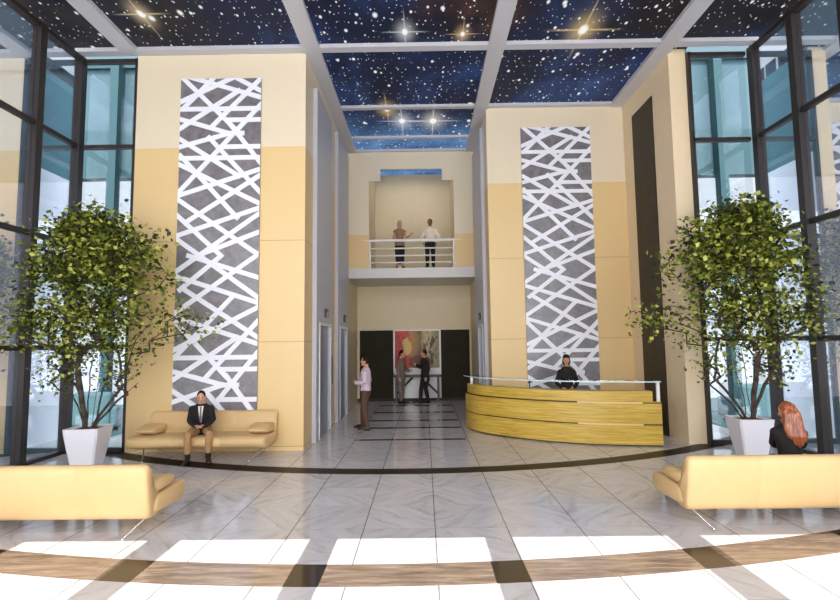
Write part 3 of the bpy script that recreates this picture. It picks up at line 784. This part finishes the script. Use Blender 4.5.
# man on the left sofa (his own origin is on the floor under the seat)
person('man in a black jacket and grey tie sitting on the left wall sofa', (-4.15, 9.47, 0), R(17), .895,
       dict(pel=(0,-.05,.605), lean=R(17), hpL=(-.10,-.08,.595), knL=(-.20,-.56,.565), anL=(-.19,-.53,.09), toL=(-.23,-.70,.035),
            hpR=(.10,-.08,.595), knR=(.20,-.56,.565), anR=(.18,-.53,.09), toR=(.22,-.70,.035),
            elL=(-.22,-.14,.78), wrL=(-.09,-.36,.72), hdL=(.8,-.5,-.1), elR=(.22,-.14,.78), wrR=(.09,-.36,.72), hdR=(-.8,-.5,-.1)),
       head=(0,R(12)), hair=('short',H_DARK), top=('jacket',C_BLACK,-.16,.94,.024), bottom=('trousers',C_KHAKI,.72), extra=seated_extra)
# receptionist
person('dark-haired receptionist in black standing behind the desk', (3.24, 11.55, 0), R(-12), 1.0,
       dict(elL=(-.23,.02,1.12), wrL=(-.12,-.22,1.02), hdL=(.4,-1,-.1), elR=(.23,.02,1.12), wrR=(.12,-.22,1.02), hdR=(-.4,-1,-.1)),
       female=True, head=(R(-4),R(4)), hair=('bob',H_DARK), top=('blouse',C_BLACK,-.06,.97,.016), bottom=('trousers',C_BLACK,.97))
# man in the corridor mouth, facing left
person('man in a lavender shirt and brown trousers standing alone near the elevators', (-1.42, 12.25, 0), R(-98), 1.0,
       dict(elL=(-.25,.03,1.14), wrL=(-.10,-.20,1.18), hdL=(.6,-.5,.3), elR=(.25,.04,1.14), wrR=(.14,-.21,1.13), hdR=(-.7,-.4,.35),
            anL=(-.10,-.10,.085), toL=(-.13,-.29,.03), knL=(-.10,-.09,.49), anR=(.10,.06,.085), toR=(.13,-.13,.03)),
       head=(0,R(-4)), top=('shirt',C_LAV,.0,.92,.020), bottom=('trousers',C_BROWN,.98))
# two men talking at the far end of the hall
person('man in a taupe suit facing right in front of the painting', (-.80, 17.28, 0), R(72), 1.03,
       dict(lean=R(3), anL=(-.11,-.02,.085), elR=(.24,-.02,1.14), wrR=(.18,-.22,1.06), hdR=(-.3,-1,.1)),
       top=('jacket',C_GREY,-.16,.94,.024), bottom=('trousers',C_GREY,.98), extra=collar)
person('man in a dark suit facing left in front of the painting', (.02, 17.30, 0), R(-70), 1.03,
       dict(lean=R(2), elL=(-.24,-.04,1.15), wrL=(-.16,-.24,1.24), hdL=(.3,-.8,.5), anR=(.11,.06,.085), anL=(-.11,-.14,.085), knL=(-.10,-.10,.49), toL=(-.14,-.33,.03)),
       top=('jacket',C_NAVY,-.16,.94,.024), bottom=('trousers',C_NAVY,.98), extra=collar)
# two people on the gallery
person('woman in a brown vest and black skirt standing on the balcony', (-.74, 15.97, 4.4), R(6), .91,
       dict(elR=(.25,.0,1.14), wrR=(.36,-.17,1.20), hdR=(.6,-.6,.4), elL=(-.23,-.02,1.13), wrL=(-.21,-.20,1.02), hdL=(.2,-1,-.3)), female=True, head=(R(8),0),
       hair=('bob',H_BLOND), top=('vest',C_VEST,-.06,0,.016), bottom=('skirt',C_BLACK,'skirt'))
person('man in a cream shirt and black trousers standing on the balcony', (.24, 15.97, 4.4), R(-5), .935,
       dict(elL=(-.30,.06,1.14), wrL=(-.24,-.02,.93), hdL=(.3,-.2,-1), elR=(.30,.06,1.14), wrR=(.24,-.02,.93), hdR=(-.3,-.2,-1)), skin=SKIN_D,
       top=('shirt',C_CREAM,.0,.95,.022), bottom=('trousers',C_BLACK,.98))
# red-haired woman on the right-hand sofa, back to us
person('red-haired woman in a black top sitting on the front right sofa', (4.42, 6.24, 0), R(154), .93,
       dict(pel=(0,-.02,.575), lean=R(2), hpL=(-.09,-.05,.565), knL=(-.12,-.50,.565), anL=(-.12,-.50,.09), toL=(-.14,-.68,.035),
            hpR=(.09,-.05,.565), knR=(.12,-.50,.565), anR=(.12,-.50,.09), toR=(.14,-.68,.035),
            elL=(-.175,-.20,.83), wrL=(-.10,-.40,.74), hdL=(.4,-1,-.1), elR=(.155,-.22,.83), wrR=(.09,-.42,.74), hdR=(-.4,-1,-.1)),
       female=True, head=(R(58),R(16)), hair=('long',H_RED), top=('top',C_BLACK,-.06,.5,.016), bottom=('trousers',C_BLACK,.95))

# ------------------------------------------------------------------ light
W = bpy.data.worlds.new('sky'); S.world = W; W.use_nodes = True
g = N(W); bg = g.n['Background']
d = g.xyz(g.co(kind='Generated'))
behind = g.step(g.m('MULTIPLY', d[1], -1.), -.1, .75)
g.put(bg.inputs['Color'], g.mix(behind, (.88,.90,.97), (.95,.96,1.)))
g.put(bg.inputs['Strength'], g.m('ADD', g.m('MULTIPLY', behind, 5.7), 1.1))
su = bpy.data.lights.new('sun','SUN'); su.energy = 8; su.angle = R(.12); su.color = (1,.97,.9)
so = bpy.data.objects.new('sun', su); COL.objects.link(so)
el = math.atan2(7.55, 5.62+1.2)
so.rotation_euler = V((0, math.cos(el), -math.sin(el))).to_track_quat('-Z','Y').to_euler()
so.location = (0,-10,12)
ga = bpy.data.lights.new('gallery_fill','AREA'); ga.energy = 13; ga.shape = 'RECTANGLE'; ga.size = 2.2; ga.size_y = 1.2; ga.color = (1,.94,.84)  # added fill light without a fixture, brightens the gallery niche
go = bpy.data.objects.new('gallery_fill', ga); COL.objects.link(go); go.location = (-.35, 16.7, 8.05)

# ------------------------------------------------------------------ camera
cam = bpy.data.cameras.new('camera'); co = bpy.data.objects.new('camera', cam); COL.objects.link(co)
F, PI_, YA, RO = 501.65, .0821, .0069, .0125
cam.sensor_fit = 'HORIZONTAL'; cam.sensor_width = 36; cam.lens = 36*F/840; cam.clip_start = .05; cam.clip_end = 300
fw = V((-math.sin(YA)*math.cos(PI_), math.cos(YA)*math.cos(PI_), math.sin(PI_)))
rt = V((math.cos(YA), math.sin(YA), 0)); up = rt.cross(fw)
rx = rt*math.cos(RO) + up*(-math.sin(RO)); uy = rt*math.sin(RO) + up*math.cos(RO)
co.matrix_world = Matrix(((rx.x,uy.x,-fw.x,0),(rx.y,uy.y,-fw.y,0),(rx.z,uy.z,-fw.z,2.1),(0,0,0,1)))
S.camera = co
S.view_settings.view_transform = 'Standard'; S.view_settings.look = 'None'; S.view_settings.gamma = 1
S.view_settings.use_curve_mapping = False; S.view_settings.exposure = -0.14
